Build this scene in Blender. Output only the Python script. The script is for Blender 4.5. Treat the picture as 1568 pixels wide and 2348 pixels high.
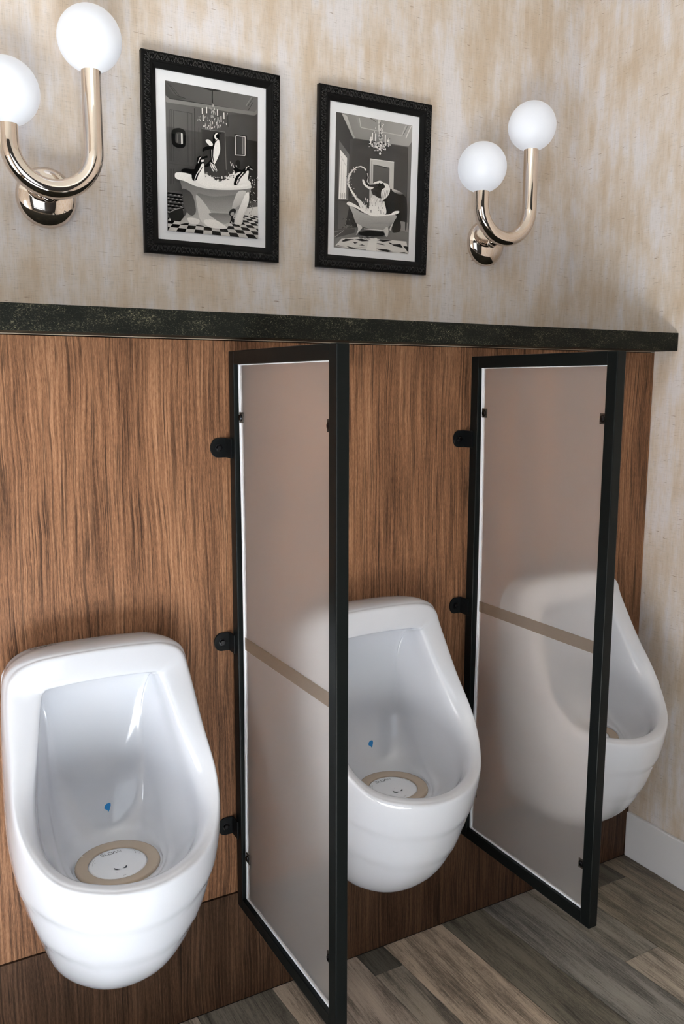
import bpy, bmesh, math, random
from mathutils import Vector, Matrix
from mathutils.bvhtree import BVHTree
for o in list(bpy.data.objects): bpy.data.objects.remove(o)
S = bpy.context.scene
COL = S.collection

# ---------------------------------------------------------------- camera
CAMPOS = Vector((-1.9647, -1.6789, 1.4336))
yaw, pitch, roll = map(math.radians, (-29.5493, -8.6304, 0.1424))
fw = Vector((-math.sin(yaw)*math.cos(pitch), math.cos(yaw)*math.cos(pitch), math.sin(pitch)))
rt = Vector((math.cos(yaw), math.sin(yaw), 0)); up = rt.cross(fw)
r2 = rt*math.cos(roll)+up*math.sin(roll); u2 = -rt*math.sin(roll)+up*math.cos(roll)
cam = bpy.data.cameras.new('camera'); camo = bpy.data.objects.new('camera', cam); COL.objects.link(camo)
camo.matrix_world = Matrix(((r2.x,u2.x,-fw.x,CAMPOS.x),(r2.y,u2.y,-fw.y,CAMPOS.y),(r2.z,u2.z,-fw.z,CAMPOS.z),(0,0,0,1)))
cam.sensor_fit = 'VERTICAL'; cam.sensor_height = 36; cam.lens = 1942.6165/2348*36; cam.clip_start = .02
S.camera = camo

# ---------------------------------------------------------------- light
w = bpy.data.worlds.new('world'); S.world = w; w.use_nodes = True
w.node_tree.nodes['Background'].inputs[0].default_value = (.8,.88,1,1)
w.node_tree.nodes['Background'].inputs[1].default_value = .3
def area(name, loc, target, sx, sy, power, col):
    l = bpy.data.lights.new(name, 'AREA'); l.shape = 'RECTANGLE'; l.size = sx; l.size_y = sy
    l.energy = power; l.color = col
    o = bpy.data.objects.new(name, l); COL.objects.link(o); o.location = loc
    d = Vector(target)-Vector(loc); o.rotation_euler = d.to_track_quat('-Z','Y').to_euler()
    return o
# sunlight and sky through the open window behind the camera (the sun lands on the floor); added fill lamps at left and overhead
sl = bpy.data.lights.new('sun','SUN'); sl.energy = 230; sl.angle = .009; sl.color = (.78,.89,1.0)
so = bpy.data.objects.new('sun', sl); COL.objects.link(so)
so.rotation_euler = Vector((-.03,.712,-.70)).to_track_quat('-Z','Y').to_euler()
area('rear_window_daylight', (-2.25,-3.19,1.4), (-2.2,-2,1.25), 1.6, 1.4, 8, (.82,.91,1))
area('left_fill_light', (-3.5,-1.15,1.0), (-.3,-.5,1.5), .9, 1.2, 22, (.84,.92,1))  # added fill to brighten the right wall; the left wall has no opening
area('ceiling_fill_light', (-1.7,-1.8,2.70), (-1.7,-1.8,0), 1.2, .6, 2, (1,.97,.92))  # added weak fill from above, no real fixture
S.view_settings.view_transform = 'Standard'; S.view_settings.look = 'None'
S.view_settings.exposure = 0.22; S.view_settings.gamma = 1; S.view_settings.use_curve_mapping = False

# ---------------------------------------------------------------- node helpers
def srgb(r,g,b): 
    f = lambda c: (c/255/12.92 if c/255<=.04045 else ((c/255+.055)/1.055)**2.4)
    return (f(r),f(g),f(b),1)
def newmat(name):
    m = bpy.data.materials.new(name); m.use_nodes = True
    nt = m.node_tree; return m, nt, nt.nodes['Principled BSDF']
def setp(b, col=None, rough=None, metal=None, **k):
    if col: b.inputs['Base Color'].default_value = col
    if rough is not None: b.inputs['Roughness'].default_value = rough
    if metal is not None: b.inputs['Metallic'].default_value = metal
    for n,v in k.items(): b.inputs[n.replace('_',' ')].default_value = v
def N(nt, typ, **k):
    n = nt.nodes.new(typ)
    for a,v in k.items(): setattr(n,a,v)
    return n
def coords(nt, scale, rot=(0,0,0), kind='Object'):
    tc = N(nt,'ShaderNodeTexCoord'); mp = N(nt,'ShaderNodeMapping')
    mp.inputs['Scale'].default_value = scale; mp.inputs['Rotation'].default_value = rot
    nt.links.new(tc.outputs[kind], mp.inputs[0]); return mp.outputs[0]
def noise(nt, vec, scale=1, detail=4, rough=.6, dist=0):
    n = N(nt,'ShaderNodeTexNoise'); n.inputs['Scale'].default_value = scale
    n.inputs['Detail'].default_value = detail; n.inputs['Roughness'].default_value = rough
    n.inputs['Distortion'].default_value = dist
    nt.links.new(vec, n.inputs['Vector']); return n.outputs['Fac']
def ramp(nt, fac, stops):
    r = N(nt,'ShaderNodeValToRGB'); e = r.color_ramp.elements
    while len(e) < len(stops): e.new(.5)
    for x,(p,c) in zip(e, stops): x.position = p; x.color = c
    nt.links.new(fac, r.inputs[0]); return r.outputs[0]
def mix(nt, a, b, fac, mode='MIX'):
    m = N(nt,'ShaderNodeMix'); m.data_type = 'RGBA'; m.blend_type = mode
    for i,v in ((0,fac),(6,a),(7,b)):
        if hasattr(v,'links') or hasattr(v,'is_linked'): nt.links.new(v, m.inputs[i])
        else: m.inputs[i].default_value = v
    return m.outputs[2]
def math_(nt, op, a, b=None):
    m = N(nt,'ShaderNodeMath'); m.operation = op
    for i,v in enumerate((a,b)):
        if v is None: continue
        if hasattr(v,'is_linked'): nt.links.new(v, m.inputs[i])
        else: m.inputs[i].default_value = v
    return m.outputs[0]
def bump(nt, b, h, strength, dist=.001):
    n = N(nt,'ShaderNodeBump'); n.inputs['Strength'].default_value = strength; n.inputs['Distance'].default_value = dist
    nt.links.new(h, n.inputs['Height']); nt.links.new(n.outputs[0], b.inputs['Normal'])
G = lambda v: (v,v,v,1)

# wallpaper: brushed linen, mottled cool-grey over beige with fine slubs
def wallpaper(rotz):
    m,nt,b = newmat('wallpaper_linen')
    R = (0,0,rotz)
    big = noise(nt, coords(nt,(3.2,3.2,1.5),R), 3.0, 5, .62)
    streak = noise(nt, coords(nt,(34,34,3.2),R), 1.0, 4, .65)
    mot = math_(nt,'ADD', math_(nt,'MULTIPLY',big,.66), math_(nt,'MULTIPLY',streak,.36))
    base = ramp(nt, mot, [(.40, srgb(206,188,168)), (.50, srgb(217,205,194)), (.60, srgb(225,220,221))])
    fv = noise(nt, coords(nt,(520,520,26),R), 1.0, 3, .7)
    fh = noise(nt, coords(nt,(24,24,560),R), 1.0, 3, .7)
    weave = math_(nt,'MULTIPLY', math_(nt,'ADD',fv,fh), .5)
    wv = ramp(nt, weave, [(.36, G(.78)), (.48, G(.97)), (.60, G(1.0))])
    c = mix(nt, base, wv, 1.0, 'MULTIPLY')
    slub = noise(nt, coords(nt,(30,30,330),R), 1.0, 2, .5, .4)
    sl = ramp(nt, slub, [(.675, G(0)), (.72, G(1))])
    patch = ramp(nt, noise(nt, coords(nt,(9,9,12),R), 1.0, 2,.5), [(.42,G(0)),(.58,G(1))])
    c = mix(nt, c, srgb(128,100,76), math_(nt,'MULTIPLY', math_(nt,'MULTIPLY',sl,patch), .75))
    nt.links.new(c, b.inputs['Base Color']); setp(b, rough=.72)
    bump(nt, b, weave, .35, .0006)
    return m
M_WALL = wallpaper(0); M_WALLR = wallpaper(0)

def wood(name='wood_laminate', tone=None):
    m,nt,b = newmat(name)
    # slow warp of the grain so lines flow
    tc = N(nt,'ShaderNodeTexCoord')
    warp = noise(nt, coords(nt,(5,5,1.8)), 1.0, 3, .5)
    comb = N(nt,'ShaderNodeCombineXYZ'); nt.links.new(math_(nt,'MULTIPLY',warp,.05), comb.inputs[0])
    add = N(nt,'ShaderNodeVectorMath'); add.operation='ADD'
    nt.links.new(tc.outputs['Object'], add.inputs[0]); nt.links.new(comb.outputs[0], add.inputs[1])
    def mp(s):
        q = N(nt,'ShaderNodeMapping'); q.inputs['Scale'].default_value = s
        nt.links.new(add.outputs[0], q.inputs[0]); return q.outputs[0]
    g1 = noise(nt, mp((260,60,4.0)), 1.0, 3, .6)
    g2 = noise(nt, mp((15,30,1.1)), 1.0, 2, .5)
    g3 = noise(nt, mp((900,60,70)), 1.0, 3, .8)
    f = math_(nt,'ADD', math_(nt,'ADD', math_(nt,'MULTIPLY',g1,.42), math_(nt,'MULTIPLY',g2,.22)), math_(nt,'MULTIPLY',g3,.36))
    c = ramp(nt, f, [(.40, srgb(78,52,35)), (.47, srgb(113,79,56)), (.53, srgb(137,98,71)), (.62, srgb(166,124,94))])
    ln = noise(nt, mp((120,40,1.7)), 1.0, 2, .5)
    rd = math_(nt,'ABSOLUTE', math_(nt,'SUBTRACT', ln, .5))
    lr = ramp(nt, rd, [(.0, G(.34)), (.018, G(.5)), (.045, G(1))])
    br = ramp(nt, noise(nt, mp((90,40,5)), 1.0, 2, .5), [(.42,G(0)),(.56,G(1))])
    c = mix(nt, c, mix(nt, c, lr, 1.0, 'MULTIPLY'), br)
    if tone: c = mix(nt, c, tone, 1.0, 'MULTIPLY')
    nt.links.new(c, b.inputs['Base Color'])
    setp(b, rough=.5); b.inputs['Specular IOR Level'].default_value = .18
    bump(nt, b, f, .5, .0008)
    return m
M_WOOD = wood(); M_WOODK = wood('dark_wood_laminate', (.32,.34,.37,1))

def ledge_mat():
    m,nt,b = newmat('black_stone_laminate')
    n1 = noise(nt, coords(nt,(300,300,480),(.0,.5,.3)), 1.0, 4, .75, 1.0)
    n2 = noise(nt, coords(nt,(14,14,30),(0,.25,0)), 1.0, 4, .6)
    f = math_(nt,'ADD', n1, math_(nt,'MULTIPLY',n2,.35))
    c = ramp(nt, f, [(.66, srgb(17,18,15)), (.76, srgb(30,31,26)), (.87, srgb(110,106,86))])
    nt.links.new(c, b.inputs['Base Color']); setp(b, rough=.6); b.inputs['Specular IOR Level'].default_value = .12
    return m
M_LEDGE = ledge_mat()

def simple(name, col, rough=.5, metal=0, **k):
    m,nt,b = newmat(name); setp(b, col, rough, metal, **k)
    if 'black' in name: b.inputs['Specular IOR Level'].default_value = .13
    n = noise(nt, coords(nt,(40,40,40)), 1.0, 3)
    r = ramp(nt, n, [(.3, G(max(0,rough-.03))), (.7, G(min(1,rough+.03)))])
    nt.links.new(r, b.inputs['Roughness']); return m
M_BLACK = simple('black_powder_coat', srgb(14,17,17), .34)
M_BLACKF = simple('black_frame_lacquer', srgb(9,9,9), .42)
M_RELIEF = simple('carved_relief_lacquer', srgb(34,34,34), .28)
M_BRK = simple('black_steel_bracket', srgb(16,17,18), .38)
M_BOLT = simple('dark_bolt_steel', srgb(60,60,62), .22, 1)
M_CHROME = simple('polished_nickel', (.74,.66,.59,1), .045, 1)
M_CER = simple('white_ceramic', srgb(196,199,207), .07)
M_CER.node_tree.nodes['Principled BSDF'].inputs['Coat Weight'].default_value = .3
M_TRIM = simple('white_paint', srgb(226,226,230), .4)
M_CEIL = simple('ceiling_paint', srgb(225,222,216), .8)
M_RING = simple('tan_drain_ring', srgb(172,156,140), .25)
M_DISC = simple('white_drain_plastic', srgb(222,224,230), .3)
M_INK = simple('dark_ink', srgb(30,34,40), .5)
M_HOLE = simple('drain_slot_dark', srgb(8,16,30), .5)
M_BLUE = simple('blue_sticker', srgb(10,120,185), .4)
M_MATB = simple('white_mat_board', srgb(236,237,241), .8)
M_EDGE = simple('white_lit_pane_edge', srgb(228,232,240), .5)  # white stands for light caught in the pane edge
M_GAP = simple('caulk_line', srgb(150,136,120), .6)

def globe_mat():
    m,nt,b = newmat('opal_glass')
    setp(b, srgb(212,216,224), .38); b.inputs['Emission Color'].default_value = (.86,.90,1,1)
    b.inputs['Emission Strength'].default_value = .22
    return m
M_GLOBE = globe_mat()

def frosted():
    m,nt,b = newmat('frosted_acrylic')
    out = nt.nodes['Material Output']; nt.nodes.remove(b)
    rf = N(nt,'ShaderNodeBsdfRefraction'); rf.inputs['IOR'].default_value = 1.10; rf.inputs['Roughness'].default_value = .34
    rf.inputs['Color'].default_value = (.97,.94,.92,1)
    tr = N(nt,'ShaderNodeBsdfTranslucent'); tr.inputs['Color'].default_value = (.86,.86,.88,1)
    df = N(nt,'ShaderNodeBsdfDiffuse'); df.inputs['Color'].default_value = (.80,.79,.80,1)
    gl = N(nt,'ShaderNodeBsdfGlossy'); gl.inputs['Roughness'].default_value = .32
    a = N(nt,'ShaderNodeMixShader'); a.inputs[0].default_value = .7
    nt.links.new(tr.outputs[0],a.inputs[1]); nt.links.new(df.outputs[0],a.inputs[2])
    c = N(nt,'ShaderNodeMixShader'); c.inputs[0].default_value = .13
    nt.links.new(rf.outputs[0],c.inputs[1]); nt.links.new(a.outputs[0],c.inputs[2])
    fr = N(nt,'ShaderNodeFresnel'); fr.inputs[0].default_value = 1.5
    geo = N(nt,'ShaderNodeNewGeometry')   # surface gloss only on the outer side of each face, none on internal bounces
    d = N(nt,'ShaderNodeMixShader'); nt.links.new(math_(nt,'MULTIPLY',fr.outputs[0],math_(nt,'SUBTRACT',1.0,geo.outputs['Backfacing'])),d.inputs[0])
    nt.links.new(c.outputs[0],d.inputs[1]); nt.links.new(gl.outputs[0],d.inputs[2])
    # fine vertical reeding
    wv = noise(nt, coords(nt,(1,900,4)), 1.0, 2, .5)
    bp = N(nt,'ShaderNodeBump'); bp.inputs['Strength'].default_value = .12; bp.inputs['Distance'].default_value = .0005
    nt.links.new(wv,bp.inputs['Height'])
    for n in (rf,df,gl): nt.links.new(bp.outputs[0], n.inputs['Normal'])
    nt.links.new(d.outputs[0], out.inputs[0]); return m
M_PANE = frosted()
def band_mat():
    m,nt,b = newmat('translucent_tan_strip')
    out = nt.nodes['Material Output']; setp(b, srgb(120,106,92), .5)
    t = N(nt,'ShaderNodeBsdfTransparent'); t.inputs[0].default_value = (.86,.82,.78,1)
    mx = N(nt,'ShaderNodeMixShader'); mx.inputs[0].default_value = .36
    nt.links.new(t.outputs[0],mx.inputs[1]); nt.links.new(b.outputs[0],mx.inputs[2]); nt.links.new(mx.outputs[0],out.inputs[0])
    return m
M_BAND = band_mat()
def clip_mat():
    m,nt,b = newmat('smoky_clip_plastic')
    out = nt.nodes['Material Output']; setp(b, srgb(70,64,58), .3)
    t = N(nt,'ShaderNodeBsdfTransparent'); t.inputs[0].default_value = (.7,.66,.62,1)
    mx = N(nt,'ShaderNodeMixShader'); mx.inputs[0].default_value = .6
    nt.links.new(t.outputs[0],mx.inputs[1]); nt.links.new(b.outputs[0],mx.inputs[2]); nt.links.new(mx.outputs[0],out.inputs[0])
    return m
M_CLIP = clip_mat()
def glazing():
    m,nt,b = newmat('picture_glass')
    out = nt.nodes['Material Output']; nt.nodes.remove(b)
    t = N(nt,'ShaderNodeBsdfTransparent'); g = N(nt,'ShaderNodeBsdfGlossy'); g.inputs['Roughness'].default_value = .02
    fr = N(nt,'ShaderNodeFresnel'); fr.inputs[0].default_value = 1.4
    geo = N(nt,'ShaderNodeNewGeometry')
    mx = N(nt,'ShaderNodeMixShader'); nt.links.new(math_(nt,'MULTIPLY',fr.outputs[0],math_(nt,'SUBTRACT',1.0,geo.outputs['Backfacing'])),mx.inputs[0])
    nt.links.new(t.outputs[0],mx.inputs[1]); nt.links.new(g.outputs[0],mx.inputs[2]); nt.links.new(mx.outputs[0],out.inputs[0])
    return m
M_GLASS = glazing()
def print_mat():
    m,nt,b = newmat('monochrome_print')
    a = N(nt,'ShaderNodeVertexColor'); a.layer_name = 'ink'
    n = noise(nt, coords(nt,(900,900,900)), 1.0, 2)
    c = mix(nt, a.outputs[0], ramp(nt,n,[(.3,G(.82)),(.7,G(1))]), 1.0, 'MULTIPLY')
    nt.links.new(c, b.inputs['Base Color']); setp(b, rough=.8); b.inputs['Specular IOR Level'].default_value = .08; return m
M_PRINT = print_mat()
def plank_mat():
    m,nt,b = newmat('grey_wood_plank')
    oi = N(nt,'ShaderNodeObjectInfo')
    tc = N(nt,'ShaderNodeTexCoord')
    off = N(nt,'ShaderNodeVectorMath'); off.operation='ADD'
    sc = N(nt,'ShaderNodeVectorMath'); sc.operation='SCALE'; sc.inputs['Scale'].default_value = 7
    nt.links.new(oi.outputs['Location'], sc.inputs[0])
    nt.links.new(tc.outputs['Object'], off.inputs[0]); nt.links.new(sc.outputs[0], off.inputs[1])
    def mp(s):
        q = N(nt,'ShaderNodeMapping'); q.inputs['Scale'].default_value = s
        nt.links.new(off.outputs[0], q.inputs[0]); return q.outputs[0]
    g1 = noise(nt, mp((260,9,1)), 1.0, 4, .7); g2 = noise(nt, mp((26,3.2,1)), 1.0, 3, .6); g3 = noise(nt, mp((420,90,1)),1.0,3,.7)
    f = math_(nt,'ADD', math_(nt,'ADD', math_(nt,'MULTIPLY',g1,.34), math_(nt,'MULTIPLY',g2,.46)), math_(nt,'MULTIPLY',g3,.2))
    c = ramp(nt, f, [(.37, G(.20)), (.45, G(.50)), (.53, G(.95)), (.64, G(1.2))])
    c = mix(nt, oi.outputs['Color'], c, 1.0, 'MULTIPLY')
    nt.links.new(c, b.inputs['Base Color']); setp(b, rough=.5); b.inputs['Specular IOR Level'].default_value = .3
    bump(nt, b, f, .25, .0006)
    return m
M_PLANK = plank_mat()

# ---------------------------------------------------------------- mesh helpers
def link(name, me, parent=None, loc=None):
    o = bpy.data.objects.new(name, me); COL.objects.link(o)
    if parent: o.parent = parent
    if loc is not None: o.location = loc
    return o
def finish(name, bm, mat, parent=None, smooth=False, bevel=0, seg=2, loc=None):
    bmesh.ops.recalc_face_normals(bm, faces=bm.faces)
    me = bpy.data.meshes.new(name); bm.to_mesh(me); bm.free()
    for mm in (mat if isinstance(mat,(list,tuple)) else [mat]): me.materials.append(mm)
    if smooth:
        for p in me.polygons: p.use_smooth = True
    o = link(name, me, parent, loc)
    if bevel:
        b = o.modifiers.new('bevel','BEVEL'); b.width = bevel; b.segments = seg; b.limit_method = 'ANGLE'
        b.harden_normals = False
    return o
def box(bm, x0,x1,y0,y1,z0,z1):
    v = [bm.verts.new(p) for p in ((x0,y0,z0),(x1,y0,z0),(x1,y1,z0),(x0,y1,z0),(x0,y0,z1),(x1,y0,z1),(x1,y1,z1),(x0,y1,z1))]
    for f in ((0,3,2,1),(4,5,6,7),(0,1,5,4),(1,2,6,5),(2,3,7,6),(3,0,4,7)): bm.faces.new([v[i] for i in f])
def boxo(name, dims, mat, parent=None, bevel=0, seg=2):
    bm = bmesh.new(); box(bm,*dims); return finish(name, bm, mat, parent, bevel=bevel, seg=seg)
def tag(o, label=None, cat=None, group=None, kind=None):
    if label: o['label'] = label
    if cat: o['category'] = cat
    if group: o['group'] = group
    if kind: o['kind'] = kind
    return o
def struct(o): o['kind'] = 'structure'; return o
def empty(name, loc=(0,0,0)):
    o = bpy.data.objects.new(name, None); COL.objects.link(o); o.location = loc; o.empty_display_size = .05; return o
def lathe(bm, prof, n=40, mtx=None):
    rings = []
    for r,z in prof:
        if r < 1e-6: rings.append([bm.verts.new((0,0,z))])
        else: rings.append([bm.verts.new((r*math.cos(2*math.pi*i/n), r*math.sin(2*math.pi*i/n), z)) for i in range(n)])
    new = [v for g in rings for v in g]
    for a,b in zip(rings, rings[1:]):
        for i in range(n):
            j = (i+1)%n
            if len(a)==1 and len(b)==1: continue
            if len(a)==1: bm.faces.new((a[0],b[i],b[j]))
            elif len(b)==1: bm.faces.new((a[i],a[j],b[0]))
            else: bm.faces.new((a[i],a[j],b[j],b[i]))
    if mtx: bmesh.ops.transform(bm, matrix=mtx, verts=new)
def tube(bm, pts, r, n=24, cap=True, flat=1.0):
    pts = [Vector(p) for p in pts]; rings = []; prev = None
    for i,p in enumerate(pts):
        t = (pts[min(i+1,len(pts)-1)]-pts[max(i-1,0)]).normalized()
        if prev is None:
            a = Vector((0,1,0)) if abs(t.y)<.9 else Vector((1,0,0))
            prev = (a - t*a.dot(t)).normalized()
        prev = (prev - t*prev.dot(t)).normalized(); q = t.cross(prev)
        rings.append([bm.verts.new(p + prev*(r*flat*math.cos(2*math.pi*k/n)) + q*(r*math.sin(2*math.pi*k/n))) for k in range(n)])
    for a,b in zip(rings,rings[1:]):
        for i in range(n): j=(i+1)%n; bm.faces.new((a[i],a[j],b[j],b[i]))
    if cap: bm.faces.new(rings[0][::-1]); bm.faces.new(rings[-1])

# ---------------------------------------------------------------- setting
D = .336; H = 1.524; TL = .048; OV = .0775
XL, YF, ZC = -3.6, -3.2, 2.75
struct(boxo('wall_back', (XL,.0,D,D+.1,0,ZC), M_WALL))
struct(boxo('wall_right', (0,.1,YF,D+.1,0,ZC), M_WALLR))
struct(boxo('wall_left', (XL-.1,XL,YF,D+.1,0,ZC), M_WALL))
bm = bmesh.new()
box(bm, XL-.1,-3.1,YF-.1,YF,0,ZC); box(bm, -1.4,.1,YF-.1,YF,0,ZC); box(bm, -3.1,-1.4,YF-.1,YF,2.15,ZC); box(bm, -3.1,-1.4,YF-.1,YF,0,.6)
struct(finish('wall_front', bm, simple('charcoal_for_reflections', srgb(38,38,40), .7)))  # unseen wall, coloured dark to deepen reflections and cut bounce light
struct(boxo('ceiling', (XL-.1,.1,YF-.1,D+.1,ZC,ZC+.1), M_CEIL))
fl = struct(boxo('floor', (XL-.1,.1,YF-.1,D+.1,-.12,-.006), simple('subfloor_dark', srgb(26,24,22), .8)))
bb = struct(boxo('baseboard_right', (-.0124,0,YF,-.001,0,.1418), M_TRIM, bevel=.003))
# wainscot: a built-out lower wall clad in two wood laminate boards
wc = struct(boxo('wall_wainscot', (XL,-.001,.013,D,0,H), simple('wainscot_core', srgb(14,11,9), .8)))
boxo('wood_panel', (XL,-.0015,0,.013,.2785,H-.0035), M_WOOD, wc, bevel=.0008)
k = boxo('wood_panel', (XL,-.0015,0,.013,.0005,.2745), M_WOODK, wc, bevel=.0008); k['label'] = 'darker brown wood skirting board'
boxo('filler_bead', (XL,-.0015,-.0012,.002,H-.0017,H-.0002), M_GAP, wc)
# floor planks
random.seed(4)
SL = .047
XS = [(-3.68,.16),(-3.52,.12),(-3.40,.18),(-3.22,.14),(-3.08,.18),(-2.90,.12),(-2.78,.17),(-2.61,.14),(-2.47,.18),(-2.29,.12),(-2.17,.17),(-2.0,.16),(-1.84,.13),(-1.71,.18),(-1.53,.14),(-1.39,.187),
      (-1.203,.07),(-1.133,.165),(-.968,.081),(-.887,.184),(-.703,.138),(-.565,.158),(-.407,.12),(-.287,.184),(-.103,.14)]
cuts = {-.968:-.084, -.407:-.348, -.287:-.086, -1.203:-1.0}
tones = {(-.968,0):(92,88,80),(-.968,1):(150,140,128),(-.887,0):(186,168,150),(-.703,0):(120,114,102),(-.565,0):(146,142,136),(-.407,0):(148,142,132),
         (-.407,1):(176,164,150),(-.287,0):(104,98,88),(-.287,1):(150,140,124),(-.103,0):(136,124,108),(-1.203,0):(176,160,144),(-1.133,0):(166,152,140),(-1.39,0):(120,114,104),(-1.53,0):(170,156,142)}
for x0,wd in XS:
    y = .0; seg = 0; first = True
    c = cuts.get(x0)
    while y > YF-.08:
        L = -c if (seg==0 and c) else (random.uniform(.8,1.2) if (seg or c) else random.uniform(.85,1.5))
        y1 = max(y-L, YF-.1)
        t = tones.get((x0,seg)) or random.choice([(150,142,132),(128,122,112),(176,162,146),(140,136,130)])
        bm = bmesh.new(); g = .0007
        ym = (y+y1)/2; cx = x0+wd/2 - SL*ym
        box(bm, -wd/2+g, wd/2-g, y1-ym+g, y-ym-g, -.0065, 0)
        for v in bm.verts: v.co.x -= SL*v.co.y
        p = finish('floor_plank', bm, M_PLANK, fl, bevel=.0007, seg=1, loc=(cx,ym,0))
        cc = srgb(*[min(245,q*.98+2) for q in t]); p.color = cc
        y = y1; seg += 1

# ledge
boxo_l = boxo('wall_ledge', (XL+.001,-.001,-OV,D-.0005,H,H+TL), M_LEDGE, bevel=.0015)
tag(boxo_l, 'long black speckled stone ledge capping the wood-clad lower wall', 'ledge')

# ---------------------------------------------------------------- urinals
HALF = [
 # m0 bottom centre ... m10 top centre
 [(0,0,.285),(.06,0,.287),(.11,0,.32),(.145,0,.42),(.165,0,.56),(.169,0,.70),(.167,0,.85),(.156,0,.893),(.126,0,.918),(.07,0,.926),(0,0,.928)],
 [(0,-.02,.279),(.06,-.02,.281),(.112,-.02,.315),(.149,-.02,.42),(.169,-.02,.56),(.173,-.01,.70),(.160,-.01,.851),(.157,-.01,.897),(.127,-.01,.923),(.07,-.01,.930),(0,-.01,.931)],
 [(0,-.12,.263),(.06,-.12,.266),(.115,-.11,.31),(.160,-.10,.42),(.183,-.09,.56),(.180,-.045,.70),(.170,-.03,.853),(.159,-.03,.901),(.127,-.03,.927),(.07,-.03,.935),(0,-.03,.936)],
 [(0,-.215,.285),(.06,-.205,.29),(.122,-.18,.34),(.160,-.16,.44),(.190,-.145,.58),(.186,-.08,.70),(.173,-.045,.855),(.161,-.045,.904),(.128,-.045,.930),(.07,-.045,.937),(0,-.045,.938)],
 [(0,-.292,.375),(.065,-.28,.38),(.130,-.243,.42),(.174,-.205,.50),(.192,-.170,.61),(.188,-.105,.71),(.175,-.055,.856),(.162,-.055,.905),(.128,-.054,.930),(.07,-.054,.937),(0,-.054,.938)],
 [(0,-.340,.49),(.07,-.325,.495),(.135,-.284,.515),(.176,-.236,.562),(.191,-.192,.64),(.187,-.128,.735),(.175,-.065,.857),(.162,-.062,.905),(.128,-.061,.928),(.07,-.060,.935),(0,-.060,.936)],
 [(0,-.357,.560),(.07,-.343,.564),(.134,-.302,.580),(.172,-.254,.620),(.187,-.205,.680),(.182,-.143,.763),(.172,-.077,.860),(.158,-.069,.903),(.126,-.066,.924),(.068,-.065,.931),(0,-.065,.932)],
 [(0,-.350,.576),(.068,-.336,.580),(.130,-.296,.595),(.165,-.248,.635),(.178,-.198,.694),(.171,-.143,.772),(.161,-.083,.862),(.149,-.075,.898),(.120,-.071,.916),(.065,-.070,.922),(0,-.070,.923)],
 [(0,-.335,.579),(.065,-.322,.583),(.121,-.284,.597),(.153,-.236,.634),(.158,-.187,.690),(.146,-.136,.766),(.134,-.084,.853),(.128,-.079,.869),(.115,-.077,.876),(.06,-.076,.880),(0,-.076,.881)],
 [(0,-.323,.568),(.062,-.310,.572),(.113,-.272,.585),(.143,-.224,.618),(.147,-.175,.675),(.136,-.122,.757),(.124,-.070,.846),(.119,-.064,.860),(.107,-.062,.866),(.057,-.061,.870),(0,-.061,.871)],
 [(0,-.306,.550),(.058,-.293,.552),(.103,-.258,.562),(.131,-.205,.582),(.136,-.145,.630),(.127,-.082,.730),(.116,-.036,.828),(.110,-.031,.838),(.097,-.029,.843),(.05,-.028,.846),(0,-.028,.847)],
 [(0,-.270,.536),(.048,-.259,.536),(.084,-.229,.538),(.106,-.186,.545),(.113,-.135,.572),(.112,-.070,.650),(.104,-.030,.755),(.096,-.024,.765),(.082,-.021,.770),(.04,-.019,.773),(0,-.019,.774)],
 [(0,-.257,.532),(.038,-.249,.532),(.068,-.224,.533),(.089,-.190,.536),(.099,-.148,.546),(.102,-.088,.585),(.094,-.050,.620),(.080,-.036,.630),(.060,-.030,.634),(.030,-.026,.636),(0,-.025,.637)],
 [(0,-.253,.531),(.033,-.246,.531),(.062,-.224,.531),(.082,-.192,.532),(.089,-.155,.536),(.088,-.112,.548),(.075,-.080,.556),(.060,-.066,.558),(.044,-.058,.559),(.022,-.053,.560),(0,-.052,.560)],
]
def circ(r,z): return [(r*math.sin(math.pi*k/10), -.160-r*math.cos(math.pi*k/10), z) for k in range(11)]
HALF += [circ(.084,.523), circ(.079,.522)]
def cr(p0,p1,p2,p3,t):
    return tuple(.5*((2*b)+(-a+c)*t+(2*a-5*b+4*c-d)*t*t+(-a+3*b-3*c+d)*t*t*t) for a,b,c,d in zip(p0,p1,p2,p3))
def around(h, n):
    full = h + [(-x,y,z) for x,y,z in h[-2:0:-1]]
    m = len(full); out = []
    for i in range(m):
        for k in range(n):
            out.append(cr(full[i-1], full[i], full[(i+1)%m], full[(i+2)%m], k/n))
    return out
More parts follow.
